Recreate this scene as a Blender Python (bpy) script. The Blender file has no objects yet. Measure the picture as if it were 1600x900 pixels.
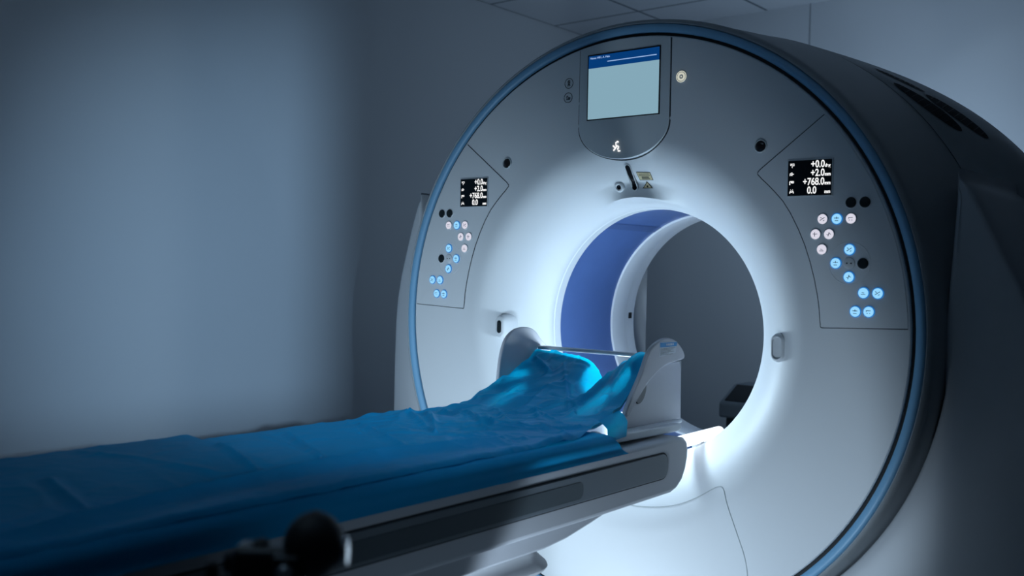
import bpy, bmesh, math, random
from math import sin, cos, pi, radians, hypot, atan2
from mathutils import Vector, Matrix, noise
random.seed(4)
SC = bpy.context.scene
COL = SC.collection
R0 = 0.86          # radius of the scanner face
ZF = 1.03          # height of the face centre
ZB = 1.004         # height of the bore centre

# ------------------------------------------------------------------ materials
def srgb(h):
    return tuple(((c/255)/12.92 if c/255 <= .04045 else ((c/255+.055)/1.055)**2.4) for c in h)
def mat(name, col, rough=.5, metal=0., spec=.5, bump=0., bscale=60., emit=None, estr=0., coat=0., var=0., vscale=8., trans=0.):
    m = bpy.data.materials.new(name); m.use_nodes = True
    nt = m.node_tree; b = nt.nodes['Principled BSDF']
    b.inputs['Base Color'].default_value = (*col, 1)
    b.inputs['Roughness'].default_value = rough
    b.inputs['Metallic'].default_value = metal
    b.inputs['Specular IOR Level'].default_value = spec
    b.inputs['Coat Weight'].default_value = coat
    b.inputs['Coat Roughness'].default_value = .15
    tc = nt.nodes.new('ShaderNodeTexCoord')
    if var:
        n = nt.nodes.new('ShaderNodeTexNoise'); n.inputs['Scale'].default_value = vscale
        n.inputs['Detail'].default_value = 5
        nt.links.new(tc.outputs['Object'], n.inputs['Vector'])
        mr = nt.nodes.new('ShaderNodeMapRange')
        mr.inputs['From Min'].default_value = .3; mr.inputs['From Max'].default_value = .7
        mr.inputs['To Min'].default_value = 1-var; mr.inputs['To Max'].default_value = 1+var
        nt.links.new(n.outputs['Fac'], mr.inputs['Value'])
        mx = nt.nodes.new('ShaderNodeVectorMath'); mx.operation = 'SCALE'
        mx.inputs[0].default_value = col
        nt.links.new(mr.outputs['Result'], mx.inputs['Scale'])
        nt.links.new(mx.outputs['Vector'], b.inputs['Base Color'])
    if bump:
        n = nt.nodes.new('ShaderNodeTexNoise'); n.inputs['Scale'].default_value = bscale
        n.inputs['Detail'].default_value = 6
        nt.links.new(tc.outputs['Object'], n.inputs['Vector'])
        bp = nt.nodes.new('ShaderNodeBump'); bp.inputs['Strength'].default_value = bump
        bp.inputs['Distance'].default_value = .004
        nt.links.new(n.outputs['Fac'], bp.inputs['Height'])
        nt.links.new(bp.outputs['Normal'], b.inputs['Normal'])
    if emit:
        b.inputs['Emission Color'].default_value = (*emit, 1)
        b.inputs['Emission Strength'].default_value = estr
    if trans:
        out = nt.nodes['Material Output']
        t = nt.nodes.new('ShaderNodeBsdfTranslucent'); t.inputs['Color'].default_value = (col[0]*1.0, min(1, col[1]*1.9), min(1, col[2]*1.5), 1)
        ms = nt.nodes.new('ShaderNodeMixShader'); ms.inputs[0].default_value = trans
        nt.links.new(b.outputs[0], ms.inputs[1]); nt.links.new(t.outputs[0], ms.inputs[2])
        nt.links.new(ms.outputs[0], out.inputs['Surface'])
    return m

M = {}
M['wall'] = mat('painted_wall', (.50,.53,.57), .75, bump=.03, bscale=300, var=.0)
M['back_wall'] = mat('painted_back_wall', (.50,.53,.57), .75, bump=.03, bscale=300, var=.0)
M['floor'] = mat('vinyl_floor', (.28,.31,.34), .4, var=.08, vscale=12)
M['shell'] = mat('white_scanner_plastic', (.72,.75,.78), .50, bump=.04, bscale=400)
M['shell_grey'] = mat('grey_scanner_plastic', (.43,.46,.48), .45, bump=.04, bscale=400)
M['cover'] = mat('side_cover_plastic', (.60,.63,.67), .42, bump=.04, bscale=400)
M['ring'] = mat('blue_ring_plastic', srgb((124,176,212)), .42)
M['gap'] = mat('dark_gap', (.01,.013,.016), .7)
M['wall_seam'] = mat('wall_seam', (.22,.24,.27), .6)
M['line'] = mat('panel_seam', (.04,.05,.06), .6)
M['mylar'] = mat('blue_bore_window', srgb((84,112,168)), .3, var=.04, vscale=14)
M['mylar_dark'] = mat('blue_window_overlap', srgb((76,100,150)), .3)
M['bezel'] = mat('grey_monitor_bezel', (.64,.69,.72), .35, bump=.03, bscale=300)
M['black'] = mat('black_plastic', (.012,.014,.016), .3)
M['black_matte'] = mat('matte_black_plastic', (.006,.007,.008), .55)
M['lens'] = mat('dark_glass_lens', (.02,.018,.02), .08)
M['blackgloss'] = mat('black_gloss', (.008,.009,.012), .12)
M['screen_blue'] = mat('screen_header', (0,0,0), .3, emit=srgb((4,58,118)), estr=1.0)
M['screen_pale'] = mat('screen_field', (0,0,0), .3, emit=srgb((132,168,184)), estr=1.0)
M['screen_line'] = mat('screen_text', (0,0,0), .3, emit=srgb((150,180,225)), estr=1.0)
M['digits'] = mat('glowing_digits', (0,0,0), .4, emit=(1,1,1), estr=1.0)
M['display'] = mat('readout_glass', (.005,.01,.015), .25)
M['btn_white'] = mat('lit_white_button', (.02,.02,.02), .4, emit=srgb((216,214,228)), estr=1.0)
M['btn_blue'] = mat('lit_blue_button', (.02,.02,.02), .4, emit=srgb((150,215,255)), estr=1.0)
M['btn_halo'] = mat('blue_button_edge', (.02,.02,.02), .4, emit=srgb((30,115,190)), estr=1.0)
M['btn_icon'] = mat('button_print', srgb((70,95,130)), .5)
M['btn_dark'] = mat('dark_button', (.015,.022,.026), .3)
M['ledwhite'] = mat('glowing_pictogram', (0,0,0), .4, emit=(1,.97,.95), estr=1.1)
M['cream'] = mat('cream_lit_ring', (.5,.5,.42), .5, emit=srgb((222,220,200)), estr=.75)
M['sticker'] = mat('beige_sticker', srgb((204,190,150)), .5)
M['ink'] = mat('sticker_print', (.03,.03,.025), .5)
M['sheet'] = mat('blue_drape_fabric', srgb((0,156,206)), .5, spec=.3, bump=.08, bscale=260, var=.05, vscale=9, trans=.32)
M['sheet2'] = mat('blue_under_sheet_fabric', srgb((0,142,194)), .6, spec=.15, bump=.08, bscale=260, var=.05, vscale=9, trans=.15)
M['table'] = mat('grey_table_plastic', (.40,.41,.44), .4, bump=.05, bscale=300)
M['table_dark'] = mat('dark_table_panel', (.12,.14,.16), .38, bump=.04, bscale=300)
M['table_darker'] = mat('darker_table_inset', (.06,.075,.085), .4)
M['bellows'] = mat('pale_grey_rubber', (.42,.43,.45), .6)
M['holder'] = mat('grey_holder_plastic', (.48,.48,.52), .4)
M['holder_edge'] = mat('pale_holder_plastic', (.55,.58,.62), .3)
M['tag_blue'] = mat('label_blue', srgb((20,130,190)), .5)
M['tag_white'] = mat('label_white', (.6,.63,.68), .5)
M['tube'] = mat('bar_painted_glow', (.9,.9,.9), .3, emit=(.93,.98,1.0), estr=1.1)  # over-lit look of a glossy bar, put in as emission
M['metal'] = mat('brushed_metal', (.55,.57,.6), .3, metal=1.)
M['chrome'] = mat('chrome', (.8,.8,.82), .12, metal=1.)
M['cart'] = mat('dark_cart_plastic', (.17,.20,.23), .5)
M['cart_dark'] = mat('black_cart_plastic', (.02,.03,.035), .5)

# ceiling: 0.61 m tile grid with dark seams
def ceiling_mat():
    m = bpy.data.materials.new('ceiling_tiles'); m.use_nodes = True
    nt = m.node_tree; b = nt.nodes['Principled BSDF']; b.inputs['Roughness'].default_value = .8
    g = nt.nodes.new('ShaderNodeNewGeometry'); s = nt.nodes.new('ShaderNodeSeparateXYZ')
    nt.links.new(g.outputs['Position'], s.inputs[0])
    masks = []
    for ax, off, per, w in (('X', -1.49, .61, .008), ('Y', 2.42, .61, .008)):
        a = nt.nodes.new('ShaderNodeMath'); a.operation = 'SUBTRACT'; a.inputs[1].default_value = off - per*20 - per*.5
        nt.links.new(s.outputs[ax], a.inputs[0])
        md = nt.nodes.new('ShaderNodeMath'); md.operation = 'MODULO'; md.inputs[1].default_value = per
        nt.links.new(a.outputs[0], md.inputs[0])
        sb = nt.nodes.new('ShaderNodeMath'); sb.operation = 'SUBTRACT'; sb.inputs[1].default_value = per*.5
        nt.links.new(md.outputs[0], sb.inputs[0])
        ab = nt.nodes.new('ShaderNodeMath'); ab.operation = 'ABSOLUTE'; nt.links.new(sb.outputs[0], ab.inputs[0])
        lt = nt.nodes.new('ShaderNodeMath'); lt.operation = 'LESS_THAN'; lt.inputs[1].default_value = w
        nt.links.new(ab.outputs[0], lt.inputs[0]); masks.append(lt)
    mx = nt.nodes.new('ShaderNodeMath'); mx.operation = 'MAXIMUM'
    nt.links.new(masks[0].outputs[0], mx.inputs[0]); nt.links.new(masks[1].outputs[0], mx.inputs[1])
    mc = nt.nodes.new('ShaderNodeMix'); mc.data_type = 'RGBA'
    mc.inputs['A'].default_value = (.58,.61,.66,1); mc.inputs['B'].default_value = (.10,.13,.16,1)
    nt.links.new(mx.outputs[0], mc.inputs['Factor']); nt.links.new(mc.outputs['Result'], b.inputs['Base Color'])
    return m
M['ceiling'] = ceiling_mat()
M['dark_wall'] = mat('dark_painted_wall', (.10,.12,.14), .8)

# ------------------------------------------------------------------ mesh helpers
class MB:
    """collects faces, built as ONE mesh object"""
    def __init__(s): s.v = []; s.f = []; s.m = []
    def add(s, vs, fs, mi=0):
        o = len(s.v); s.v += [tuple(v) for v in vs]
        s.f += [tuple(i+o for i in f) for f in fs]; s.m += [mi]*len(fs)
        return s
    def grid(s, rows, mi=0, closed=False, skip=None):
        n = len(rows[0]); vs = [p for r in rows for p in r]; fs = []
        for i in range(len(rows)-1):
            for j in range(n if closed else n-1):
                if skip and skip(i, j): continue
                k = (j+1) % n
                fs.append((i*n+j, i*n+k, (i+1)*n+k, (i+1)*n+j))
        return s.add(vs, fs, mi)
    def box(s, c, d, mi=0, rot=None):
        vs = []
        for x in (-.5,.5):
            for y in (-.5,.5):
                for z in (-.5,.5):
                    p = Vector((x*d[0], y*d[1], z*d[2]))
                    if rot: p = rot @ p
                    vs.append(p + Vector(c))
        return s.add(vs, [(0,1,3,2),(4,6,7,5),(0,4,5,1),(2,3,7,6),(0,2,6,4),(1,5,7,3)], mi)
    def prism(s, pts, a0, a1, axis='y', mi=0):
        """polygon pts (2D) extruded along an axis from a0 to a1"""
        def P(p, a):
            return {'y': (p[0], a, p[1]), 'x': (a, p[0], p[1]), 'z': (p[0], p[1], a)}[axis]
        n = len(pts)
        vs = [P(p, a0) for p in pts] + [P(p, a1) for p in pts]
        fs = [tuple(range(n)), tuple(range(2*n-1, n-1, -1))]
        fs += [(i, n+i, n+(i+1) % n, (i+1) % n) for i in range(n)]
        return s.add(vs, fs, mi)
    def cyl(s, a, b, r0, r1=None, n=32, mi=0, caps=True):
        a, b = Vector(a), Vector(b); r1 = r0 if r1 is None else r1
        d = (b-a).normalized(); u = d.orthogonal().normalized(); w = d.cross(u)
        vs = [a+(u*cos(t)+w*sin(t))*r0 for t in [2*pi*i/n for i in range(n)]]
        vs += [b+(u*cos(t)+w*sin(t))*r1 for t in [2*pi*i/n for i in range(n)]]
        fs = [(i, (i+1) % n, n+(i+1) % n, n+i) for i in range(n)]
        if caps: fs += [tuple(range(n-1, -1, -1)), tuple(range(n, 2*n))]
        return s.add(vs, fs, mi)
    def lathe(s, prof, a, d, n=40, mi=0):
        a = Vector(a); d = Vector(d).normalized(); u = d.orthogonal().normalized(); w = d.cross(u)
        rows = [[a+d*h+(u*cos(t)+w*sin(t))*r for t in [2*pi*i/n for i in range(n)]] for r, h in prof]
        return s.grid(rows, mi, closed=True)
    def tube(s, pts, r, n=8, mi=0):
        pts = [Vector(p) for p in pts]; rows = []
        for i, p in enumerate(pts):
            d = (pts[min(i+1, len(pts)-1)]-pts[max(i-1, 0)]).normalized()
            u = Vector((0, 0, 1)).cross(d)
            if u.length < 1e-4: u = Vector((1, 0, 0)).cross(d)
            u.normalize(); w = d.cross(u)
            rows.append([p+(u*cos(t)+w*sin(t))*r for t in [2*pi*k/n for k in range(n)]])
        s.grid(rows, mi, closed=True)
        return s
    def build(s, name, mats, parent=None, smooth=35, bevel=0, solid=0, subsurf=0, merge=False):
        me = bpy.data.meshes.new(name); me.from_pydata(s.v, [], s.f)
        if not isinstance(mats, (list, tuple)): mats = [mats]
        for m in mats: me.materials.append(M[m] if isinstance(m, str) else m)
        for p, mi in zip(me.polygons, s.m): p.material_index = mi
        bm = bmesh.new(); bm.from_mesh(me)
        bmesh.ops.remove_doubles(bm, verts=bm.verts, dist=1e-5)
        bmesh.ops.recalc_face_normals(bm, faces=bm.faces)
        if smooth:
            for f in bm.faces: f.smooth = True
            for e in bm.edges:
                e.smooth = len(e.link_faces) == 2 and e.calc_face_angle(0) < radians(smooth)
        bm.to_mesh(me); bm.free()
        o = bpy.data.objects.new(name, me); COL.objects.link(o)
        if parent:
            o.parent = parent
            # parts are modelled in world space: undo the parents' offset
            loc = Vector((0, 0, 0)); p = parent
            while p: loc += p.location; p = p.parent
            o.location = -loc
        if solid:
            md = o.modifiers.new('thickness', 'SOLIDIFY'); md.thickness = solid; md.offset = -1
        if bevel:
            md = o.modifiers.new('rounding', 'BEVEL'); md.width = bevel; md.segments = 3; md.limit_method = 'ANGLE'; md.angle_limit = radians(40)
        if subsurf:
            md = o.modifiers.new('sub', 'SUBSURF'); md.levels = subsurf; md.render_levels = subsurf
        return o
def empty(name, loc, label, cat, group=None):
    o = bpy.data.objects.new(name, None); COL.objects.link(o); o.location = loc
    o.empty_display_size = .1
    o['label'] = label; o['category'] = cat
    if group: o['group'] = group
    return o
def tag(o, label, cat, group=None):
    o['label'] = label; o['category'] = cat
    if group: o['group'] = group
    return o
def struct(o): o['kind'] = 'structure'; return o
def text_mesh(body, size, origin, parent, name, material, align='LEFT', extr=.0006, sx=1., bold=0.):
    """lettering standing in the xz plane, facing -y"""
    cu = bpy.data.curves.new(name, 'FONT'); cu.body = body; cu.size = size; cu.align_x = align; cu.extrude = extr; cu.offset = bold
    t = bpy.data.objects.new(name, cu); COL.objects.link(t)
    bpy.context.view_layer.update()
    dg = bpy.context.evaluated_depsgraph_get()
    me = bpy.data.meshes.new_from_object(t.evaluated_get(dg))
    bpy.data.objects.remove(t); 
    res = [( (origin[0]+v.co.x*sx, origin[1]-v.co.z, origin[2]+v.co.y) ) for v in me.vertices], [tuple(p.vertices) for p in me.polygons]
    bpy.data.meshes.remove(me)
    return res

# ------------------------------------------------------------------ room
b = MB(); b.box((.7, -.4, -.05), (5.8, 6.7, .1)); struct(b.build('floor', 'floor'))
b = MB(); b.box((.7, -.4, 2.75), (5.8, 6.7, .1)); struct(b.build('ceiling', 'ceiling'))
b = MB(); b.box((-2.15, -.4, 1.35), (.1, 6.7, 2.7)); struct(b.build('wall_left', 'wall'))
b = MB(); b.box((.7, 2.87, 1.35), (5.6, .1, 2.7)); struct(b.build('wall_back', 'back_wall'))
b = MB(); b.box((3.55, -.4, 1.35), (.1, 6.7, 2.7)); struct(b.build('wall_right', 'dark_wall'))
b = MB(); b.box((.7, -3.75, 1.35), (5.8, .1, 2.7)); struct(b.build('wall_front', 'dark_wall'))
b = MB(); b.box((-.62, 2.8185, 1.35), (.005, .003, 2.7)); struct(b.build('trim_1', 'wall_seam'))
b = MB(); b.box((-2.093, .37, .05), (.014, 4.86, .1)); struct(b.build('baseboard_left', 'shell_grey'))
b = MB(); b.box((.7, 2.813, .05), (5.5, .014, .1)); struct(b.build('baseboard_back', 'shell_grey'))
# unseen blocker added beside the camera: its edge casts the soft vertical shadow on the left wall
b = MB(); b.box((2.95, -2.155, 1.35), (1.1, .12, 2.7)); struct(b.build('beam_blocker_tall', 'dark_wall'))
# unseen low blocker added under the beam: keeps the beam off the table
b = MB(); b.box((2.45, -2.955, .653), (.10, 1.48, 1.306)); struct(b.build('beam_blocker_low', 'dark_wall'))

# ------------------------------------------------------------------ scanner gantry
G = empty('scanner_gantry', (0, .4, 0), 'large round white tomography scanner with blue ring around its face and open bore', 'scanner')
def Yf(x, z):
    """depth of the face: flat outside, flaring into the bore"""
    rho = hypot(x, z-ZB); t = min(max((rho-.392)/.208, 0), 1)
    y = .165*(1-t)**2.2
    # rolled brow above the bore with a ledge under it
    w = max(0, cos(min(abs(atan2(x, z-ZB))/.40, 1)*pi/2))**1.2
    if z > ZB and w > 0:
        y -= .062*w*min(max((.458-rho)/.046, 0), 1)**1.4*min(max((rho-.398)/.010, 0), 1)
    return y
def onface(x, z, off=0.): return (x, Yf(x, z)-off, z)

# front cover: lathe from the outer edge (centre ZF) to the bore lip (centre ZB)
N = 192; rows = []
def circ(r, y, zc, n=N):
    return [(r*cos(2*pi*i/n), y, zc+r*sin(2*pi*i/n)) for i in range(n)]
rows.append(circ(.858, .03, ZF)); rows.append(circ(.858, .003, ZF)); rows.append(circ(.855, 0, ZF))
rows.append(circ(.80, 0, ZF)); rows.append(circ(.72, 0, ZF-.012)); rows.append(circ(.64, 0, ZB))
K = 52
for k in range(K+1):
    r = .60-.208*k/K
    row = []
    for i in range(N):
        a = 2*pi*i/N; y = Yf(r*cos(a), ZB+r*sin(a))
        row.append((r*cos(a), y, ZB+r*sin(a)))
    rows.append(row)
for r, y in ((.3885, .172), (.386, .182), (.386, .192)): rows.append(circ(r, y, ZB))
b = MB(); b.grid(rows, closed=True); b.build('front_cover', 'shell', G, smooth=30)
# dark gap behind the face edge and blue ring
b = MB(); b.grid([circ(.859, .012, ZF), circ(.868, .012, ZF)], closed=True); b.build('edge_gap', 'gap', G)
b = MB(); b.grid([circ(.8675, .03, ZF), circ(.8675, .006, ZF), circ(.8690, .002, ZF), circ(.880, -.003, ZF), circ(.889, -.003, ZF), circ(.8925, .001, ZF), circ(.893, .03, ZF)], closed=True)
b.build('blue_ring', 'ring', G, smooth=50)
# rim and drum wall, flaring slightly backwards
pr = [(.8935, .02), (.8935, .002), (.896, -.001), (.901, .002), (.907, .012), (.911, .03), (.913, .06), (.916, .10), (.926, .2), (.940, .35), (.952, .46), (.955, .48)]
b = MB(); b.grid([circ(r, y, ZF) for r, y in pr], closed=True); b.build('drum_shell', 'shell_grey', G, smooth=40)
# rear body widening towards the sides
def Wd(th): return .175*max(cos(th), 0)**3 if cos(th) > 0 else .175*max(-cos(th), 0)**3
def rear(th, y):
    t = min(max((y-.48)/.32, 0), 1)
    r = .955+Wd(th)*sin(t*pi/2)**.8
    if y > .86: r -= .05*((y-.86)/.14)**2
    return r
def rp(th, y, off=0):
    r = rear(th, y)+off
    return (r*cos(th), y, ZF+r*sin(th))
ys = [.481, .5, .53, .56, .6, .64, .68, .72, .76, .8, .83, .86, .9, .95, .985, 1.0]
NB = 240
b = MB(); rows = [[rp(2*pi*i/NB, y) for i in range(NB)] for y in ys]
rows.append([(r*.97, y, z*.97+.03*ZF) for r, y, z in rows[-1]])
rows[-1] = [(x, 1.0, z) for x, y, z in rows[-1]]
for r, y in ((.66, 1.0), (.50, .82), (.3905, .70)): rows.append(circ(r, y, ZB, NB))
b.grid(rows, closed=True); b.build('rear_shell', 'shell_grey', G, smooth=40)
# vents on the shoulder
def vent(t0, y0, t1, y1, wid):
    b = MB(); pts = []; n = 28
    c = Vector(((t0+t1)/2, (y0+y1)/2)); d = (Vector((t1, y1))-Vector((t0, y0)))/2
    L = hypot(d.x*pi/180*.98, d.y)
    nrm = Vector((-d.y/(pi/180*.98)/L, d.x*pi/180*.98/L))
    rows = []
    for k in range(7):
        s = 1-k/6.
        rows.append([rp(radians(q.x), q.y, -.003 if k > 1 else (.0025 if k == 0 else .0015)) for q in [c+d*cos(2*pi*i/n)*(.05+.95*s)+nrm*wid*sin(2*pi*i/n)*(.05+.95*s) for i in range(n)]])
    rows = [[rp(radians(q.x), q.y, .0015) for q in [c+d*cos(2*pi*i/n)*s+nrm*wid*sin(2*pi*i/n)*s for i in range(n)]] for s in (1, .85, .6, .3, .02)]
    b.grid(rows, closed=True)
    for i in range(9):      # louvre bars
        s = -.8+1.6*i/8; h = wid*math.sqrt(1-s*s)*.9
        q0 = c+d*s-nrm*h; q1 = c+d*s+nrm*h
        b.tube([rp(radians(q0.x), q0.y, .0016), rp(radians((q0.x+q1.x)/2), (q0.y+q1.y)/2, .0016), rp(radians(q1.x), q1.y, .0016)], .0012, 5, 1)
    b.build('vent', ['gap', 'black'], G)
vent(50.0, .520, 36.0, .562, .030)
vent(45.8, .600, 33.6, .645, .032)
vent(55.5, .560, 46.5, .620, .014)
vent(130.0, .515, 144.0, .557, .013)
vent(134.2, .578, 146.4, .622, .014)

# side covers: tall wings hugging the drum down to the floor
def side_cover(sg):
    outer = [(.93, 1.462), (.965, 1.40), (1.00, 1.325), (1.043, 1.23), (1.08, 1.15), (1.108, 1.067), (1.122, .98), (1.128, .85), (1.130, .65), (1.128, .4), (1.12, .02)]
    inner = [(.931, 1.455), (.929, 1.40), (.924, 1.30), (.918, 1.20), (.913, 1.12), (.909, 1.05)]
    n = 40; rows = []
    def samp(poly, t):
        L = [0]
        for p, q in zip(poly, poly[1:]): L.append(L[-1]+hypot(p[0]-q[0], p[1]-q[1]))
        s = t*L[-1]
        for i in range(len(poly)-1):
            if s <= L[i+1]+1e-9:
                u = (s-L[i])/(L[i+1]-L[i]); return (poly[i][0]+(poly[i+1][0]-poly[i][0])*u, poly[i][1]+(poly[i+1][1]-poly[i][1])*u)
        return poly[-1]
    # the lower inner edge follows the drum
    zs = []
    for k in range(33):
        a = radians(-8-52*k/32.)
        inner.append((.921*cos(a), ZF+.921*sin(a)))
    inner += [(.30, .10), (.22, .02)]
    m = 90
    I = [samp(inner, k/(m-1)) for k in range(m)]; O = [samp(outer, k/(m-1)) for k in range(m)]
    def yfront(x, z, s):
        return .090+.075*max(0, (x-.90)/.23)**1.5 if x > .90 else .090
    b = MB(); grid = []
    for k in range(m):
        (xi, zi), (xo, zo) = I[k], O[k]; row = []
        if xo < xi+.02: xo = xi+.02*min(1, k/6.)+.002
        dd = min(.012, (xo-xi)*.4)
        row.append((sg*xi, .30, zi)); row.append((sg*xi, .106, zi)); row.append((sg*(xi+dd*.2), .098, zi)); row.append((sg*(xi+dd*.5), .0935, zi))
        for j in range(13):
            s = j/12.; x = xi+dd*.95+(xo-dd-xi-dd*.95)*s; z = zi+(zo-zi)*s
            if j == 0: yy = .092
            else: yy = yfront(x, z, s)
            row.append((sg*x, yy, z))
        e = yfront(xo-dd, zo, 1)
        row += [(sg*(xo-dd*.33), e+.004, zo), (sg*xo, e+.014, zo), (sg*(xo+.006), e+.05, zo), (sg*(xo+.012), .35, zo), (sg*(xo+.016), .60, zo), (sg*(xo+.010), .80, zo), (sg*(xo-.02), .93, zo), (sg*(xo-.06), .97, zo), (sg*.5, .97, zo*.95)]
        grid.append(row)
    b.grid(grid)
    # top closing shelf
    top = grid[0]; b.add(top, [tuple(range(len(top)))])
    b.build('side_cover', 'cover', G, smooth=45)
side_cover(1); side_cover(-1)
# narrow deep-set foot under the drum
b = MB(); b.box((0, .5, .09), (1.1, .7, .18)); b.build('foot', 'shell_grey', G, bevel=.01)

# bore lining
b = MB(); b.grid([circ(.386, .1905, ZB), circ(.3835, .193, ZB), (circ(.3835, .226, ZB)), circ(.389, .229, ZB)], closed=True)
b.build('bore_front_ring', 'shell', G, smooth=30)
b = MB(); b.grid([circ(.3895, .2285, ZB), circ(.3895, .30, ZB), circ(.3895, .45, ZB), circ(.3895, .545, ZB)], closed=True)
ob = b.build('bore_window', 'mylar', G, smooth=60)
# overlap strip of the window film
b = MB()
def arc(r, y, a0, a1, n=10): return [(r*cos(radians(a0+(a1-a0)*i/n)), y, ZB+r*sin(radians(a0+(a1-a0)*i/n))) for i in range(n+1)]
b.grid([arc(.3883, .230, 118, 123), arc(.3883, .40, 118, 123), arc(.3883, .543, 118, 123)])
b.build('window_overlap', 'mylar_dark', G)
b = MB(); b.grid([circ(.3895, .543, ZB), circ(.3835, .546, ZB), circ(.3825, .55, ZB), circ(.3825, .632, ZB), circ(.3845, .638, ZB)], closed=True)
b.build('bore_rear_ring', 'shell', G, smooth=30)
b = MB(); b.grid([circ(.3845, .6375, ZB), circ(.3855, .645, ZB), circ(.3865, .66, ZB), circ(.388, .68, ZB), circ(.390, .70, ZB)], closed=True)
b.build('bore_rear_flare', 'shell', G, smooth=30)
b = MB(); b.box((-.3862, .668, ZB+.02), (.004, .02, .022)); b.build('rear_sensor', 'black', G)
# outer drum wall between front cover and body so no light leaks
b = MB(); b.grid([circ(.43, .20, ZB), circ(.43, .72, ZB)], closed=True); b.build('bore_sleeve', 'gap', G)

# ---- seams as fine raised cords / grooves on the face
def seam(pts, r=.0016, name='seam', m='line', curve=True):
    P = []
    for p, q in zip(pts, pts[1:]):
        n = max(2, int(hypot(q[0]-p[0], q[1]-p[1])/.012))
        for i in range(n): P.append((p[0]+(q[0]-p[0])*i/n, p[1]+(q[1]-p[1])*i/n))
    P.append(pts[-1])
    b = MB(); b.tube([onface(x, z, -.0004) for x, z in P], r, 8)
    return b
def smooth2(pts, it=2):
    for _ in range(it):
        q = [pts[0]]
        for a, c in zip(pts, pts[1:]):
            q += [(a[0]*.75+c[0]*.25, a[1]*.75+c[1]*.25), (a[0]*.25+c[0]*.75, a[1]*.25+c[1]*.75)]
        q.append(pts[-1]); pts = q
    return pts

# ---- monitor panel (long tongue from the top edge down)
MP = MB()
hw = .160
pts = [(-hw, 1.872), (-hw, 1.63)]
pts += [(-hw*cos(a), 1.63-.104*sin(a)) for a in [pi/2*i/16 for i in range(17)]][1:]
pts += [(-x, z) for x, z in pts[::-1]][1:]
top = [(hw*cos(a), 0) for a in (0,)]
tz = lambda x: ZF+math.sqrt(.856**2-x*x)
pts[0] = (-hw, tz(hw)-.0); pts[-1] = (hw, tz(hw))
outl = pts + [(hw-2*hw*i/12, tz(hw-2*hw*i/12)) for i in range(1, 12)]
MP.prism(outl, .01, -.004)
mp = MP.build('monitor_panel', 'bezel', G, bevel=.002)
o = seam(smooth2([(-hw-.001, 1.868), (-hw-.001, 1.70)], 0)+[(x*1.01, z-.001) for x, z in pts[1:-1]]+[(hw+.001, 1.868)], .0022).build('panel_seam', 'line', mp)
b = MB(); b.box((0, -.0045, 1.7495), (.258, .003, .200)); b.build('screen_frame', 'black', mp)
b = MB(); b.box((0, -.0062, 1.730), (.250, .001, .155)); b.box((0, -.0062, 1.8265), (.250, .001, .038), 1)
b.box((.030, -.0070, 1.8235), (.172, .0006, .0026), 2)
v, f = text_mesh('Name: MR1, A. Main', .0085, (-.119, -.0070, 1.8355), mp, 't', 'screen_line'); b.add(v, f, 2)
b.build('screen', ['screen_pale', 'screen_blue', 'screen_line'], mp)
# running-figure pictogram
b = MB()
def strokes(b, L, ox, oz, s, y, w, mi=0):
    for line in L:
        b.tube([(ox+p[0]*s, y, oz+p[1]*s) for p in line], w, 6, mi)
fig = [[(.15,.9),(.1,.75),(-.25,.55),(-.2,.1),(.1,-.1)], [(.4,.65),(.15,.85)], [(-.9,0),(-.5,-.35),(-.2,-.4),(.1,-.1)], [(-.2,-.4),(-.5,-.75),(-.75,-1.0)], [(.1,-.1),(.5,-.25),(.45,-.5),(.25,-.75),(.4,-1.2),(.85,-1.15)]]
strokes(b, fig, -.017, 1.567, .0145, -.0058, .0019)
b.build('pictogram', 'ledwhite', mp)

# ---- round target button, two etched icons
def disc(b, x, z, r, h, mi=0, off=0, n=28, bev=.25):
    y = Yf(x, z)
    b.lathe([(r, .004), (r, -(h-off)*(1-bev)), (r*.9, -(h)), (.0001, -h)], (x, y-off, z), (0, 1, 0), n, mi)
b = MB()
b.lathe([(.0175, .002), (.0175, -.002), (.0145, -.003), (.0001, -.003)], (.197, 0, 1.751), (0, 1, 0), 32, 0)
for r0, r1, mi in ((.0165, .0145, 1), (.0125, .0065, 1), (.0025, .0001, 1)):
    b.lathe([(r0, -.0028), (r0, -.0036), (r1, -.0036), (r1, -.0028)], (.197, 0, 1.751), (0, 1, 0), 32, mi)
b.build('target_button', ['bezel', 'cream'], G)
def etched(x, z, L, nm):
    b = MB(); n = 28
    b.tube([(x+.0155*cos(2*pi*i/n), -.0006, z+.0155*sin(2*pi*i/n)) for i in range(n+1)], .0009, 6)
    strokes(b, L, x, z, .011, -.0006, .0012)
    b.build(nm, 'line', G)
etched(-.203, 1.7725, [[(-.35,.2),(-.35,.6),(0,.85),(.35,.6),(.35,.2),(0,.05),(-.35,.2)], [(-.2,.5),(.2,.3)], [(0,.05),(0,-.3)], [(-.35,-.25),(.35,-.25)], [(-.1,-.3),(-.4,-.8)], [(.1,-.3),(.4,-.8)]], 'etched_icon')
etched(-.205, 1.728, [[(-.5,-.5),(-.6,.2),(-.35,.55),(-.1,.2),(-.15,-.3)], [(-.5,-.5),(.7,-.5)], [(.05,-.2),(.3,.05),(.4,-.4)], [(.5,0),(.75,-.1),(.6,-.4)]], 'etched_icon')

# ---- upper sensors
def eye(x, z):
    b = MB(); b.lathe([(.0185, .002), (.0185, -.003), (.0165, -.005), (.0150, -.003)], (x, 0, z), (0, 1, 0), 32, 0)
    b.lathe([(.0150, -.002), (.0120, -.0045), (.006, -.0058), (.0001, -.006)], (x, 0, z), (0, 1, 0), 32, 1)
    b.build('camera_eye', ['bezel', 'lens'], G)
eye(-.447, ZF+.5065); eye(.447, ZF+.5065)

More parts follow.
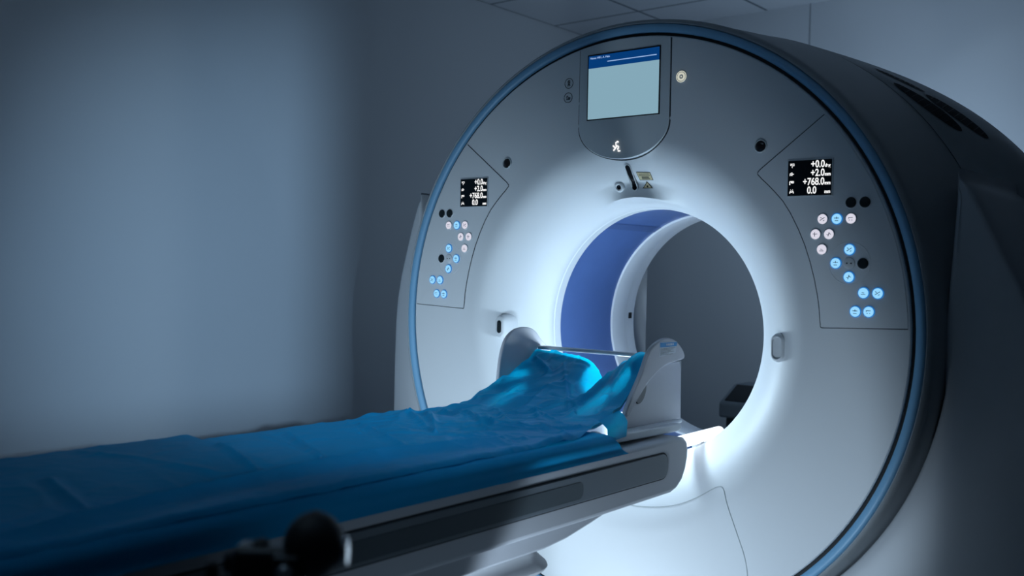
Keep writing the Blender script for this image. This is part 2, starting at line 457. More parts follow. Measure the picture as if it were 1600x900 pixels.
# ---- laser slot, small camera, stickers on the flare
b = MB(); n = 15; rows = []
z0, z1, w = 1.510, 1.438, .0085
for k in range(25):
    t = k/24; z = z0+(z1-z0)*t
    e = min(t, 1-t)*abs(z0-z1); ww = w*math.sqrt(max(0, 1-max(0, 1-e/w)**2)) if e < w else w
    ww = max(ww, .0003)
    rows.append([(ww*(-1+2*j/8.), Yf(0, z)-.0025, z) for j in range(9)])
b.grid(rows)
b.build('laser_slot', 'blackgloss', G)
b = MB(); n = 40
ring = []
for i in range(n+1):
    a = 2*pi*i/n; x = .0098*cos(a); z = (z0 if sin(a) > 0 else z1)+(-.0085 if sin(a) > 0 else .0085)+.0105*sin(a)
    ring.append((x, Yf(0, z)-.0022, z))
b.tube(ring, .0016, 6); b.build('slot_rim', 'shell', G)
def surf_n(x, z):
    e = .002
    return Vector((-(Yf(x+e, z)-Yf(x-e, z))/(2*e)*-1, -1, -(Yf(x, z+e)-Yf(x, z-e))/(2*e)*-1)).normalized()
nrm = surf_n(-.055, 1.451); c = Vector(onface(-.055, 1.451))
b = MB(); b.lathe([(.017, -.002), (.0165, .005), (.014, .0085), (.010, .0095), (.0075, .007)], c, nrm, 32, 0)
b.lathe([(.0075, .007), (.004, .005), (.0001, .0045)], c, nrm, 24, 1)
b.build('intercom_nozzle', ['shell', 'lens'], G)
def plate(poly, off, b, mi, n=6):
    """thin sticker following the face"""
    a, bb, c_, d = poly; rows = []
    for i in range(n+1):
        t = i/n; rows.append([onface(*(tuple((a[q]*(1-s)+bb[q]*s)*(1-t)+(d[q]*(1-s)+c_[q]*s)*t for q in (0, 1))), off) for s in [j/n for j in range(n+1)]])
    b.grid(rows, mi)
b = MB()
plate([(.023,1.4895),(.073,1.4865),(.073,1.4645),(.024,1.4665)], .0012, b, 1)
plate([(.0245,1.4880),(.0715,1.4852),(.0715,1.4658),(.0255,1.4678)], .0018, b, 0)
for zz, x0, x1, h in ((1.4838,.030,.067,.0014),(1.4800,.028,.069,.0014),(1.4758,.036,.062,.0030),(1.4710,.034,.064,.0020)):
    plate([(x0,zz),(x1,zz-.001),(x1,zz-h-.001),(x0,zz-h)], .0022, b, 1)
b.build('caution_sticker', ['sticker', 'ink'], G)
b = MB()
def tri(s, off, mi):
    cx, cz = .0455, 1.4495; P = [(.046,1.4635),(.0265,1.4425),(.0625,1.4415)]
    P = [(cx+(x-cx)*s, cz+(z-cz)*s) for x, z in P]
    plate([P[0], P[0], P[2], P[1]], off, b, mi)
tri(1., .0012, 1); tri(.72, .0020, 0)
b.lathe([(.0032, .002), (.0032, -.0006), (.0001, -.0006)], (.0450, Yf(.045, 1.4485)-.002, 1.4485), (0, 1, 0), 12, 1)
b.build('laser_warning_sticker', ['sticker', 'ink'], G)

# service latch strip above the bore
b = MB(); plate([(-.075,1.4045),(.055,1.4045),(.075,1.3985),(-.05,1.3965)], .0016, b, 0); b.build('service_tab', 'shell', G, smooth=30)

# ---- side pods beside the bore
def pod(x, z, slot):
    def stad(r, hl, y, N=48, dx=0.):
        return [(x+dx+r*cos(a), y, z+r*sin(a)+(hl if sin(a) > 0 else -hl)) for a in [2*pi*i/N+.001 for i in range(N)]]
    r, hl, y0 = .0215, .0165, .012
    b = MB()
    b.grid([stad(r+.006, hl+.002, .12), stad(r+.003, hl+.001, .05), stad(r+.001, hl, y0+.014), stad(r-.001, hl, y0+.006), stad(r-.004, hl, y0+.0015), stad(r-.007, hl, y0)]
           + ([stad(.0004, hl, y0-.0005)] if slot else [stad(r-.0085, hl, y0+.001), stad(r-.0095, hl-.001, y0+.006), stad(.006, hl*.5, y0+.0061), stad(.0004, .0002, y0+.0061)]), closed=True)
    p = b.build('side_pod', 'shell', G, smooth=32)
    if slot:
        b = MB(); b.grid([stad(.0088, .0125, y0+.004), stad(.0088, .0125, y0-.0015), stad(.0075, .0120, y0-.002), stad(.0003, .012, y0-.002)], closed=True)
        b.build('pod_window', 'btn_dark', p)
pod(.500, .990, False); pod(-.478, .997, True)

# ---- control panels
def control_panel(sg):
    P = lambda x, z: (sg*x*R0, ZF+z*R0)
    par = MB()
    # outline: inner corner, upper edge, ring arc, lower edge, inner arc
    inner = smooth2([(.7275, .034), (.7225, .10), (.700, .20), (.665, .30), (.611, .40), (.56, .455), (.513, .497)], 1)
    corner = smooth2([(.520, .492), (.5085, .503), (.520, .515)], 2)
    up = [(.52, .515), (.7245, .672)]
    ring = [(.9885*cos(a), .9885*sin(a)) for a in [radians(42.9-40.9*i/30) for i in range(31)]]
    low = [(.988, .035), (.735, .026)]
    c2 = smooth2([(.740, .0262), (.729, .026), (.7285, .036)], 2)
    inner = [p for p in inner if p[1] < .490 and p[1] > .037]
    outl = inner+corner+[(.7245, .672)]+ring+low[:1]+c2
    pts = [P(*p) for p in outl]
    n = len(pts)
    b = MB(); b.prism(pts, .004, -.0012)
    cp = b.build('control_panel', 'shell', G, smooth=0)
    s = seam([P(*p) for p in c2+inner+corner+[(.7245, .672)]], .0020)
    lo = seam([P(*p) for p in [(.988, .035), (.740, .0262)]], .0019)
    o = len(s.v); s.v += lo.v; s.f += [tuple(i+o for i in f) for f in lo.f]; s.m += lo.m
    s.build('panel_seam', 'line', cp)
    # readout display
    cx, cz = sg*.684*R0, ZF+.482*R0
    w, h = .1195, .093
    b = MB(); b.box((cx, -.0020, cz), (w+.006, .004, h+.006)); b.build('readout_frame', 'bezel' if sg > 0 else 'holder_edge', cp, bevel=.001)
    b = MB(); b.box((cx, -.0036, cz), (w, .002, h)); rd = b.build('readout', 'display', cp)
    b = MB(); ib = MB()
    rowsT = [('+0.0', 'deg', .035), ('+2.0', 'mm', .0125), ('+768.0', 'mm', -.0105), ('0.0', 'mm', -.033)]
    x0 = cx-w/2
    for i, (t, u, dz) in enumerate(rowsT):
        zz = cz+dz-.0085
        right = x0+w-(.019 if i < 3 else .040)
        v, f = text_mesh(t, .0262, (right, -.0050, zz), None, 'd', None, 'RIGHT', .0003, .80, .0004); b.add(v, f)
        v, f = text_mesh(u, .0125, (x0+w-.0185, -.0050, zz), None, 'd', None, 'LEFT', .0003, .82, .0004); b.add(v, f)
        ix, iz = x0+.0115, zz+.007
        ic = [[[(-1,.8),(1,.8),(1,0),(0,0),(0,-1)], [(-.9,.1),(-.3,.5)]], [[(-1,-.8),(-1,.2),(0,.8),(0,-.8)], [(0,0),(1,0)], [(-1,-.3),(0,-.3)]],
              [[(-1,.7),(1,.7),(1,0),(-.3,0)], [(-1,.7),(-1,-1)], [(-.5,.35),(.5,.35)]], [[(-.6,.8),(-.4,.8)], [(.4,.8),(.6,.8)], [(-1,-1),(-.6,.2),(.6,.2),(1,-1)], [(-.5,-.4),(.5,-.4)]]][i]
        strokes(ib, ic, ix, iz, .0055, -.0050, .0011)
    b.build('readout_digits', 'digits', cp)
    ib.build('readout_icons', 'digits', cp)
    # buttons (positions mirrored between the two panels, in units of the face radius)
    B = [(.728,.355,'W'),(.772,.355,'B'),(.815,.355,'W'),(.707,.309,'W'),(.749,.309,'W'),(.728,.263,'W'),(.813,.263,'B'),(.772,.222,'B'),
         (.8125,.222,'E'),(.8535,.222,'D'),(.813,.181,'B'),(.858,.135,'B'),(.900,.135,'B'),(.835,.079,'B'),(.875,.080,'B'),(.813,.403,'D'),(.855,.403,'D')]
    icons = [[[(-.7,-.4),(.7,.5)],[(-.6,.5),(-.2,.2)],[(.2,-.5),(.6,-.3)]], [[(-.7,.2),(.7,.2)],[(-.5,-.5),(.5,-.5)],[(0,.6),(0,.0)]], [[(-.6,.3),(.6,.3)],[(-.5,-.4),(-.2,-.4)],[(.2,-.4),(.5,-.4)],[(-.6,.3),(-.6,0)]],
             [[(-.2,-.6),(-.2,.6)],[(-.2,0),(.6,.1)],[(-.7,.1),(-.2,.1)]], [[(.1,.6),(-.2,-.6)],[(.1,.3),(.6,-.1)],[(-.6,-.1),(-.1,-.2)]], [[(-.6,-.4),(.6,-.4)],[(-.4,.1),(.3,0)]]]
    for k, (x, z, t) in enumerate(B):
        X, Z = P(x, z); r = .0150
        b = MB()
        if t in 'WB':
            b.lathe([(r, .001), (r, -.0035), (r*.93, -.0045), (r*.86, -.0045)], (X, 0, Z), (0, 1, 0), 28, 1)
            b.lathe([(r*.86, -.0045), (r*.5, -.0048), (.0001, -.0048)], (X, 0, Z), (0, 1, 0), 28, 0)
            strokes(b, icons[k % 6], X, Z, r*.62, -.0049, .0009, 2)
            mats = ['btn_white', 'shell', 'btn_icon'] if t == 'W' else ['btn_blue', 'btn_halo', 'btn_icon']
        elif t == 'D':
            b.lathe([(r*1.05, .001), (r*1.05, -.002), (r*.95, -.0025)], (X, 0, Z), (0, 1, 0), 28, 1)
            b.lathe([(r*.95, -.0025), (r*.8, -.0052), (.0001, -.006)], (X, 0, Z), (0, 1, 0), 28, 0)
            mats = ['btn_dark', 'shell']
        else:
            b.lathe([(r*1.0, .001), (r*1.0, -.003), (r*.9, -.0038), (.0001, -.0032)], (X, 0, Z), (0, 1, 0), 28, 0)
            b.lathe([(.0018, -.003), (.0018, -.0045), (.0001, -.0045)], (X-.0055, 0, Z), (0, 1, 0), 10, 1)
            b.lathe([(.0018, -.003), (.0018, -.0045), (.0001, -.0045)], (X+.0055, 0, Z), (0, 1, 0), 10, 1)
            mats = ['shell', 'line']
        bt = b.build('button', mats, cp)
        bt['label'] = {'W': 'round button lit white', 'B': 'round button lit blue', 'D': 'dark unlit round button', 'E': 'blank grey centre button with two dots'}[t]
    b = MB(); X, Z = P(.8125, .222)
    b.lathe([(.0560, -.0008), (.0555, -.0016), (.053, -.0016), (.0525, -.0010)], (X, 0, Z), (0, 1, 0), 48)
    b.build('button_cluster_ring', 'shell', cp)
    return cp
control_panel(1); control_panel(-1)
# lower service hatch seam
hatch = smooth2([(-.385,.30),(-.36,.45),(-.30,.56),(-.20,.525),(-.1,.497),(0,.487),(.09,.487),(.198,.509),(.28,.551),(.335,.590),(.357,.590),(.369,.552),(.401,.477),(.438,.39),(.440,.30)], 3)
seam(hatch, .0018).build('hatch_seam', 'shell_grey', G)

# ------------------------------------------------------------------ patient table
T = empty('patient_table', (0, -1.5, 0), 'long grey scanner table with dark recessed side panel, on a pale bellows column', 'scanner table')
XN = .28
# body: side profile in y,z  (front end rounded and raked)
YB = -2.75
prof = [(YB,.742),(-.14,.742),(-.115,.738),(-.098,.725),(-.092,.705),(-.094,.68),(-.104,.65),(-.122,.622),(-.150,.603),(-.18,.595),(-.5,.592),(YB,.592)]
n = len(prof); b = MB(); rows = []
secs = [(-XN+.0, .004), (-XN-.0+.0, 0)]
for x, ins in ((-XN-.014, .016), (-XN-.018, .0), (0, 0), (XN+.014, .0), (XN+.018, .004), (XN+.020, .012)):
    cy, cz = -.9, .667
    rows.append([(x if x < 0 or x == 0 else x, y-(ins if y > -1 else 0), z+(-ins if z > cz else ins)) for y, z in prof])
# simple extruded profile with bevelled edges
b = MB(); b.prism(prof, -XN-.02, XN+.02, 'x'); b.build('table_body', 'table', T, bevel=.012)
# side recess (long panel with rounded end) and the second darker inset
def recess(y1, z0, z1, xo, y0=YB+.02, r=None):
    r = (z1-z0)/2*.85 if r is None else r; P = [(y0, z0)]
    P += [(y1-r+r*cos(a), z0+r+r*sin(a)) for a in [radians(-90+90*i/8) for i in range(9)]]
    P += [(y1-r+r*cos(a), z1-r+r*sin(a)) for a in [radians(90*i/8) for i in range(9)]]
    P += [(y0, z1)]
    return P
XS = XN+.02
b = MB(); b.prism(recess(-.205, .640, .712, XS), XS-.004, XS+.001, 'x'); b.build('panel_groove', 'gap', T)
b = MB(); b.prism(recess(-.209, .643, .708, XS), XS-.004, XS+.0035, 'x'); b.build('side_panel', 'table_dark', T, bevel=.002)
b = MB(); b.prism(recess(-.60, .650, .692, XS), XS+.002, XS+.0045, 'x'); b.build('panel_inset', 'table_darker', T, bevel=.0015)
# lower beam under the body with a raked end
b = MB(); b.prism([(YB,.5925),(-.30,.5925),(-.42,.582),(-.50,.566),(-.60,.548),(-.69,.540),(YB,.540)], -XN+.02, XN-.02, 'x'); b.build('lower_beam', 'table', T, bevel=.006)
# sliding top on the body (mattress board) reaching towards the bore
b = MB(); b.prism([(YB,.742),(-.14,.742),(-.10,.746),(-.10,.752),(-.14,.758),(YB,.758)], -.212, .212, 'x'); b.build('table_top', 'table', T, bevel=.006)
# pedestal with bellows
b = MB(); rows = []
def rrect(hx, y0, y1, z, r=.09, n=8):
    P = []
    for cx, cy, a0 in ((hx-r, y1-r, 0), (-hx+r, y1-r, 90), (-hx+r, y0+r, 180), (hx-r, y0+r, 270)):
        P += [(cx+r*cos(radians(a0+90*i/n)), cy+r*sin(radians(a0+90*i/n)), z) for i in range(n+1)]
    return P
z = .540; k = 0
lv = [(.540, 0), (.512, 0), (.500, .003), (.489, .011), (.480, .019), (.473, .021), (.466, .017), (.458, .007), (.448, .0), (.43, -.002), (.405, .004), (.392, .022), (.380, .022), (.365, .002), (.33, -.002), (.30, .004), (.288, .022), (.276, .022), (.262, .002), (.2, -.002), (.12, .0), (.10, .03), (0, .03)]
for z, e in lv: rows.append(rrect(.20+e, -1.75-e, -.585+e, z))
b.grid(rows, closed=True); b.build('bellows_column', 'bellows', T, smooth=40)

# ------------------------------------------------------------------ head holder on the table end
H = empty('head_holder', (0, -.2, .775), 'grey plastic cradle with two raised wings on the end of the scanner table', 'head holder')
def thick_yz(poly, x0, x1, name, m, bev=.004, lean=0):
    b = MB(); b.prism(poly, x0, x1, 'x'); return b.build(name, m, H, bevel=bev)
b = MB(); b.prism([(-.50,.759),(-.06,.759),(-.02,.760),(-.01,.765),(-.02,.770),(-.50,.770)], -.235, .235, 'x'); b.build('base_plate', 'holder_edge', H, bevel=.005)
def smoothp(pts, it=2):
    for _ in range(it):
        q = []
        for i in range(len(pts)):
            a = pts[i]; c_ = pts[(i+1) % len(pts)]
            q += [(a[0]*.75+c_[0]*.25, a[1]*.75+c_[1]*.25), (a[0]*.25+c_[0]*.75, a[1]*.25+c_[1]*.75)]
        pts = q
    return pts
far_wing = [(-.30,.80),(-.272,.839),(-.270,.868),(-.261,.933),(-.241,.980),(-.212,1.002),(-.176,1.014),(-.126,1.013),(-.093,1.0),(-.066,.973),(-.036,.952),(0,.940),(.0,.86),(-.02,.79),(-.2,.79)]
thick_yz(smoothp(far_wing, 2), -.252, -.240, 'wing', 'holder')
near_wing = [(-.345,.815),(-.306,.868),(-.262,.920),(-.232,.974),(-.200,.995),(-.150,1.010),(-.102,1.005),(-.064,.986),(-.038,.960),(-.038,.946),(-.060,.943),(-.134,.938),(-.193,.915),(-.241,.886),(-.285,.848),(-.320,.808)]
thick_yz(smoothp(near_wing, 2), .236, .250, 'wing', 'holder')
fence = [(-.19,.883),(-.125,.918),(-.066,.931),(-.004,.934),(.004,.90),(.008,.768),(-.155,.768),(-.31,.770),(-.30,.80),(-.262,.82),(-.21,.855)]
thick_yz(fence, .205, .215, 'side_fence', 'holder', .003)
b = MB(); b.cyl((.2, -.005, .768), (.2, -.005, .934), .0045, n=12); 
b.tube([(.21, .006, .934), (.21, .010, .768)], .0028, 8); b.build('fence_edge', 'holder_edge', H)
b = MB(); b.lathe([(.0005, .002), (.021, .002), (.022, 0), (.022, -.004)], (.2165, -.247, .860), (1, 0, 0), 24)
b.v = [(x, -.214+(y+.247)*1.1+(z-.86)*.45, .864+(z-.86)*1.5) for x, y, z in b.v]
b.build('fence_opening', 'black', H)
b = MB(); b.prism([(-.475,.752),(-.10,.7465),(-.075,.748),(-.067,.756),(-.072,.768),(-.44,.775),(-.475,.79),(-.49,.785)], .236, .262, 'x'); b.build('base_rim', 'holder_edge', H, bevel=.004)
b = MB(); b.box((0, -.08, .949), (.47, .030, .011)); b.build('cross_bar', 'holder_edge', H, bevel=.004)
# information label on the near wing
b = MB(); 
def lab(y0, y1, za0, za1, zb0, zb1, x, mi): b.add([(x, y0, za0), (x, y1, zb0), (x, y1, zb1), (x, y0, za1)], [(0, 1, 2, 3)], mi)
b.prism([(-.178,.958),(-.093,.966),(-.086,.997),(-.178,.999)], .2500, .2508, 'x', 1)
b.prism([(-.176,.984),(-.088,.984),(-.086,.995),(-.176,.997)], .2508, .2514, 'x', 0)
for k in range(6):
    z = .9805-.0034*k; y1 = (-.095, -.105, -.12, -.10, -.13, -.11)[k]
    b.prism([(-.174,z-.0007),(y1,z-.0002),(y1,z+.0006),(-.174,z)], .2508, .2512, 'x', 2)
for k in range(5): b.box((.2516, -.142+.0085*k, .9903), (.0004, .0045, .0055), 1)
b.build('wing_label', ['tag_blue', 'tag_white', 'ink'], H)

# ------------------------------------------------------------------ cloths
def interp(x, X, Yv):
    if x <= X[0]: return Yv[0]
    for i in range(len(X)-1):
        if x <= X[i+1]:
            t = (x-X[i])/(X[i+1]-X[i]); t = t*t*(3-2*t)*.35+t*.65
            return Yv[i]+(Yv[i+1]-Yv[i])*t
    return Yv[-1]
def sst(a, b_, x):
    t = min(max((x-a)/(b_-a), 0), 1); return t*t*(3-2*t)
def ramp(x, y):
    f = interp(y, [-.80,-.72,-.66,-.58,-.487,-.407,-.324,-.238,-.132,-.095,-.05], [.796,.801,.806,.797,.796,.808,.834,.865,.915,.940,.952])
    n_ = interp(y, [-.80,-.52,-.46,-.40,-.35,-.30,-.258,-.222,-.18], [.796,.797,.800,.812,.832,.866,.912,.968,.975])
    w = sst(.06, .24, x)
    z = f*(1-w)+n_*w
    c_ = interp(y, [-.34, -.12], [.028, .058]); sg_ = .050 if x < c_ else .032
    z -= .060*math.exp(-((x-c_)/sg_)**2)*sst(-.36, -.12, y)
    return z
CR = [  # creases: polyline on the cloth, amplitude, width
 ([(-.12,-1.31),(.12,-1.38)], .008, .012),
 ([(-.19,-1.08),(.07,-1.20)], .008, .012),
 ([(-.19,-.86),(.12,-1.0)], .008, .014),
 ([(.245,-1.93),(.19,-1.72),(.155,-1.56),(.14,-1.38),(.12,-1.10),(.16,-.95),(.20,-.80)], .014, .030),
 ([(-.25,-.64),(.03,-.82)], .006, .011),
 ([(-.19,-.61),(.03,-.82)], .006, .009),
 ([(-.20,-.55),(.085,-.67),(.16,-.60),(.235,-.52)], .010, .012),
 ([(-.20,-.48),(-.02,-.60)], .006, .012),
 ([(-.10,-.44),(.03,-.56)], .006, .012),
 ([(.05,-.75),(.20,-.58)], .006, .014),
 ([(.00,-.42),(.06,-.34),(.12,-.36)], .005, .010),
 ([(-.05,-.20),(.08,-.36)], .004, .009),
 ([(.128,-.13),(.105,-.24),(.085,-.34)], .009, .016),
 ([(-.02,-.30),(.09,-.30)], -.004, .008),
 ([(.04,-.46),(.10,-.36)], -.005, .009),
 ([(.20,-.24),(.14,-.34),(.12,-.42)], .004, .012),
 ([(-.215,-.125),(-.12,-.185)], .009, .010),
 ([(-.17,-.33),(-.02,-.25)], .004, .007),
 ([(.02,-.28),(-.10,-.14)], .003, .006),
 ([(-.06,-.50),(.02,-.42),(.10,-.45)], .005, .007),
 ([(.19,-.20),(.15,-.30)], .004, .008),
 ([(-.24,-.86),(-.10,-.94)], .004, .010),
 ([(-.05,-.90),(.22,-.72)], .004, .010),
 ([(-.02,-.62),(.10,-.72)], .005, .009),
 ([(-.24,-1.12),(.0,-1.18)], .003, .010),
 ([(-.05,-1.70),(.17,-1.74)], .006, .015),
 ([(-.24,-1.55),(.05,-1.45)], .004, .02),
]
def segd(p, a, b_):
    ax, ay = a; bx, by = b_; dx, dy = bx-ax, by-ay
    t = max(0, min(1, ((p[0]-ax)*dx+(p[1]-ay)*dy)/(dx*dx+dy*dy)))
    return hypot(p[0]-ax-dx*t, p[1]-ay-dy*t)
def wrinkle(x, y):
    z = 0
    for pl, a, w in CR:
        d = min(segd((x, y), p, q) for p, q in zip(pl, pl[1:]))
        if d < 4*w: z += a*math.exp(-(d/(.62*w))) - a*.30*math.exp(-((d-1.5*w)/w)**2)
    act = .25+.75*sst(-1.0, -.6, y)
    n1 = noise.noise(Vector((x*7, y*5, 1.3)))
    r = 1-abs(noise.noise(Vector((x*9+y*5, y*7-x*3, 4.2))))*4.5
    r2 = 1-abs(noise.noise(Vector((x*16-y*9, y*14+x*5, 9.2))))*4.5
    z += .003*n1*(.5+act) + act*(.0065*max(r, 0)**1.2 + .0035*max(r2, 0)**1.2)
    return z
def yend(x): return interp(x, [-.24, -.05, .12, .24], [-.085, -.11, -.145, -.215])
def hwid(y, side):
    return interp(y, [-2.8, -.62, -.42, -.05], [.292, .288, .238, .236]) if side > 0 else interp(y, [-2.8, -.75, -.45, -.05], [.285, .285, .245, .240])
D = MB(); NX, NY = 170, 620; rows = []
for j in range(NY+1):
    v = j/NY; v = v**.72
    row = []
    for i in range(NX+1):
        s = i/NX*2-1
        ye = yend(s*.24); y = -2.70+(ye+2.70)*v
        x = s*hwid(y, s)
        z = ramp(x, y)+wrinkle(x, y)+.001
        # extra folded layer towards the foot end
        if y < -1.25:
            z += .014*(1-sst(-1.285-.1*0, -1.275, y+ (x+.28)*.10))*(1-sst(-.10, .12, x))
        ed = (abs(s)-.955)/.045
        if ed > 0 and y < -.50: z -= .010*ed*ed*(1-sst(-.62, -.5, y))
        if s > 0: z += .004*sst(.8, .95, s)*(noise.noise(Vector((y*9, 0, 2)))+.3)*(1-sst(-.6, -.45, y))
        if s > .9: x += .004*noise.noise(Vector((y*14, 3, 2)))
        row.append((x, y, z))
    # far side hang
    x, y, z = row[0]
    if y < -.5: 
        row = [(x-.012, y, .745), (x-.014, y, z-.022), (x-.008, y, z-.006)]+row
    else: row = [(x-.001, y, z-.004), (x-.0008, y, z-.002), (x-.0004, y, z-.001)]+row
    rows.append(row)
D.grid(rows)
# torn flap hanging from the near corner
fl = []
for k in range(9):
    t = k/8; fl.append([(.239+.029*min(1, t*2.6)**.7+.0015*sin(5*s), -.452+.004*t+(.100-.012*t)*s, .813+.016*s-(.052+.012*s)*t) for s in [m/6 for m in range(7)]])
D.grid(fl)
drape = D.build('surgical_drape', 'sheet', None, smooth=80)
tag(drape, 'crumpled blue surgical drape spread along the table top and up over the head holder', 'drape')
# under-sheet hanging down the near side of the table
U = MB(); rows = []
NY = 300
for j in range(NY+1):
    f_ = j/NY; y = -2.70+(2.70-.50)*f_; tail = 0
    amp = noise.noise(Vector((y*3.2, 0, 7)))*.5+noise.noise(Vector((y*9, 0, 3)))*.25
    zt = .7905-.002*tail
    pts = []
    P = [(.10, zt), (.20, zt), (.262, zt), (.286, zt-.002), (.299, zt-.008), (.307, zt-.018), (.309, zt-.027), (.307, zt-.036), (.3055, zt-.044), (.308, zt-.051), (.311, zt-.056)]
    drop = 1
    for k, (x, z) in enumerate(P):
        t = k/10
        zz = zt-(zt-z)*drop if k > 2 else z
        x2 = x+(.005*amp*t + .0035*math.exp(-((y+.93+.06*(t-.5))/.018)**2)*t if k > 3 else 0)
        x2 -= (.010*tail if k > 3 else 0)*0
        pts.append((x2, -2.70+(2.70-.50+.085*max(0, k-2)/8)*f_, zz))
    rows.append(pts)
U.grid(rows)
us = U.build('table_sheet', 'sheet2', None, smooth=80)
tag(us, 'darker blue sheet under the drape, its edge hanging down the near side of the table', 'sheet')
# cradle shell under the drape with oval openings
holes = [(-.205,-.215,.030,.034),(.185,-.262,.020,.030),(-.14,-.35,.030,.085),(.145,-.345,.030,.085)]
def inhole(x, y):
    for hx, hy, rx, ry in holes:
        if ((x-hx)/rx)**2+((y-hy)/ry)**2 < 1: return True
    return ((x-.040)/.050)**2+((y+.12)/.09)**2 < 1
b = MB(); rows = []; NI, NJ = 96, 90
for j in range(NJ+1):
    row = []
    for i in range(NI+1):
        s = i/NI*2-1; x = s*.234; ye = yend(s*.24)+.003; y = -.50+(ye+.50)*j/NJ
        row.append((x, y, max(ramp(x, y)-.0085, .7915)))
    rows.append(row)
b.grid(rows, skip=lambda i, j: inhole(*[sum(rows[i+a][j+c_][q] for a in (0, 1) for c_ in (0, 1))/4 for q in (0, 1)]))
b.build('cradle_shell', 'holder', H, smooth=60)

# ------------------------------------------------------------------ over-lit glossy white bar in the bore; its brightness is painted as emission
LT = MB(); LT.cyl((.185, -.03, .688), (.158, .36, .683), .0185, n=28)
lt = LT.build('overlit_bar', 'tube', None, bevel=.004)
tag(lt, 'short glossy white bar with painted brightness, lying in the bottom of the scanner bore', 'bar')
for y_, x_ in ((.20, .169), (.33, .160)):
    b = MB(); b.box((x_, y_, .662), (.03, .02, .022)); b.build('bar_bracket', 'holder_edge', lt)

# ------------------------------------------------------------------ cart seen through the bore
CT = empty('equipment_cart', (-.53, 2.15, 0), 'dark equipment cart with sloping screen top, seen through the bore by the back wall', 'cart')
b = MB(); b.prism([(2.0, .47), (2.0, .545), (2.16, .625), (2.32, .625), (2.32, .47)], -.70, -.30, 'x'); b.build('console_head', 'cart', CT, bevel=.012)
b = MB(); b.add([(-.675, 2.015, .557), (-.565, 2.015, .557), (-.565, 2.15, .6245), (-.675, 2.15, .6245)], [(0, 1, 2, 3)]); b.build('console_screen', 'blackgloss', CT, solid=.004)
b = MB(); b.box((-.50, 2.17, .30), (.36, .26, .34)); b.build('cabinet', 'cart_dark', CT, bevel=.01)
for dx in (-.66, -.34):
    for dy in (2.06, 2.28):
        b = MB(); b.cyl((dx-.012, dy, .04), (dx+.012, dy, .04), .04, n=20); b.box((dx, dy, .10), (.02, .03, .08)); b.build('castor', 'cart_dark', CT)

# ------------------------------------------------------------------ dark instrument close to the camera
IN = empty('knobbed_instrument', (.86, -1.86, 0), 'out-of-focus black instrument with round housing and small metal knobs, in the near foreground', 'instrument')
def fo(px, py, t):
    pass
c = Vector((.842, -1.856, .897)); ax = Vector((.774, .633, 0)); vw = Vector((-.633, .774, 0))
R_ = .0345
b = MB(); b.lathe([(max(.0001, R_*cos(a)), .92*R_*sin(a)) for a in [radians(-90+180*i/20) for i in range(21)]], c, ax, 40)
b.lathe([(R_*.99, -.004), (R_*1.03, -.003), (R_*1.03, .003), (R_*.99, .004)], c, ax, 40)
b.build('round_housing', 'black_matte', IN)
b = MB(); b.lathe([(.014, .026), (.0165, .031), (.014, .036), (.0001, .037)], c-Vector((0, 0, .006)), ax, 24); b.build('chrome_cap', 'chrome', IN)
b = MB(); b.box(c-ax*.045-Vector((0, 0, .022)), (.075, .045, .045), rot=Matrix.Rotation(radians(39.3), 3, 'Z')); b.build('housing_body', 'black', IN, bevel=.01)
for d, h, r in ((.055, .006, .009), (.085, -.008, .008), (.105, -.018, .007)):
    b = MB(); p = c-ax*d+Vector((0, 0, h-.02)); b.lathe([(r, 0), (r*1.1, .006), (r, .016), (r*.6, .019), (.0001, .019)], p, (0, 0, 1), 20); b.build('knob', 'black_matte', IN)
b = MB(); b.lathe([(.008, .0), (.008, .006), (.005, .009), (.0001, .009)], c-ax*.022-vw*.034-Vector((0, 0, .018)), -vw, 20); b.build('metal_knob', 'metal', IN)
b = MB(); b.box(c-ax*.022-vw*.022-Vector((0, 0, .018)), (.03, .028, .03), rot=Matrix.Rotation(radians(39.3), 3, 'Z')); b.build('knob_mount', 'black', IN, bevel=.004)
b = MB(); b.cyl(c-ax*.04-Vector((0, 0, .04)), (c.x-ax.x*.04, c.y-ax.y*.04, .02), .014, n=20); b.build('stand_pole', 'black_matte', IN)
b = MB(); b.lathe([(.16, 0), (.16, .012), (.13, .022), (.03, .03), (.0001, .03)], (c.x-ax.x*.04, c.y-ax.y*.04, 0), (0, 0, 1), 32); b.build('stand_base', 'black_matte', IN)

# ------------------------------------------------------------------ lights
def light(name, kind, loc, energy, color, target=None, size=.1, **kw):
    L = bpy.data.lights.new(name, kind); L.energy = energy; L.color = color
    o = bpy.data.objects.new(name, L); COL.objects.link(o); o.location = loc
    if kind in ('SPOT', 'POINT'): L.shadow_soft_size = size
    if kind == 'AREA': L.shape = 'RECTANGLE'; L.size = size; L.size_y = kw.pop('size_y', size)
    for k, v in kw.items(): setattr(L, k, v)
    if target: o.rotation_euler = (Vector(target)-Vector(loc)).to_track_quat('-Z', 'Y').to_euler()
    return o
cool = (.46, .72, 1.0)
light('added_wall_beam', 'SPOT', (3.40, -2.845, 1.50), 720, cool, (-2.1, .54, .95), .05, spot_size=radians(32), spot_blend=1.0)  # added unseen spot that throws the bright patch on the left wall
light('bore_light', 'POINT', (-.005, .06, .872), 6.4, (.66, .86, 1.0), size=.04)
light('cradle_fill', 'POINT', (-.02, -.22, .797), .30, (.66, .86, 1.0), size=.012)  # added point without a fixture, backlights the drape through the shell openings
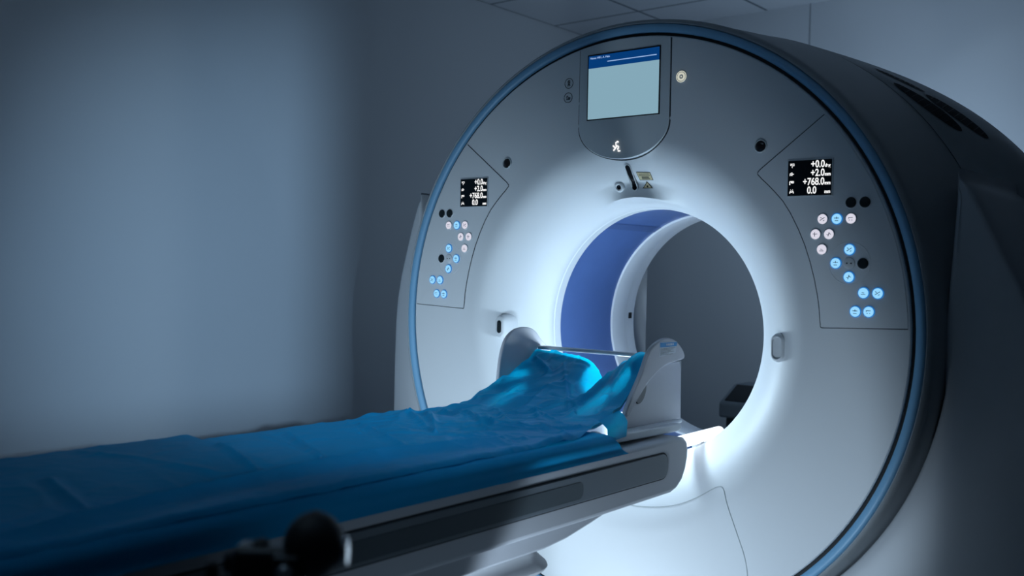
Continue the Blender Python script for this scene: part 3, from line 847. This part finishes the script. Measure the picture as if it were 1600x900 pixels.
light('under_table_fill', 'AREA', (-.05, -.42, .12), 2.2, (.68, .86, 1.0), (0, 0, .45), .5, size_y=.2)  # added unseen area light near the floor, lifts the lower face
light('low_front_fill', 'SPOT', (.52, -1.13, .15), 23, (.64, .82, 1.0), (.0, 0, .56), .03, spot_size=radians(84), spot_blend=.35)  # added unseen spot, brightens the lower right face and table end
light('low_left_fill', 'SPOT', (-.50, -1.10, .50), 36, (.62, .82, 1.0), (-.62, 0, .86), .05, spot_size=radians(84), spot_blend=1.0)  # unseen spot added to brighten the left of the face
light('table_side_fill', 'SPOT', (1.50, -1.70, .30), 7.5, (.55, .78, 1.0), (.30, -1.00, .74), .10, spot_size=radians(54), spot_blend=1.0)  # unseen spot added for the hanging sheet and table side
light('behind_fill', 'AREA', (.35, 1.75, 1.45), 8.5, (.56, .77, 1.0), (-.4, 2.8, 2.0), .3)  # added light hidden behind the gantry, lifts back wall and ceiling
light('drape_fill', 'SPOT', (-.05, -1.05, 2.66), 46, cool, (-.03, -.74, .8), .08, spot_size=radians(44), spot_blend=1.0)  # added unseen spot overhead, brightens the drape; has no fixture
w = bpy.data.worlds.new('room'); SC.world = w; w.use_nodes = True
w.node_tree.nodes['Background'].inputs[0].default_value = (.35, .55, .8, 1); w.node_tree.nodes['Background'].inputs[1].default_value = .018
light('overhead_fill', 'AREA', (.2, -2.0, 2.6), 3, cool, (0, -1.2, 0), 1.2)  # added unseen area fill above the table

# ------------------------------------------------------------------ camera
cd = bpy.data.cameras.new('camera'); cam = bpy.data.objects.new('camera', cd); COL.objects.link(cam)
cam.matrix_world = Matrix(((0.773789, -0.027213, 0.632859, 1.65092), (0.633122, 0.001404, -0.774050, -2.52891), (0.020175, 0.999629, 0.018315, 1.18720), (0, 0, 0, 1)))
cd.sensor_width = 36; cd.lens = 36*1560.06/1600; cd.clip_start = .02
cd.dof.use_dof = True; cd.dof.focus_distance = 3.0; cd.dof.aperture_fstop = 2.8
SC.camera = cam
SC.view_settings.view_transform = 'Standard'; SC.view_settings.look = 'None'
SC.view_settings.exposure = 0; SC.view_settings.gamma = 1; SC.view_settings.use_curve_mapping = False
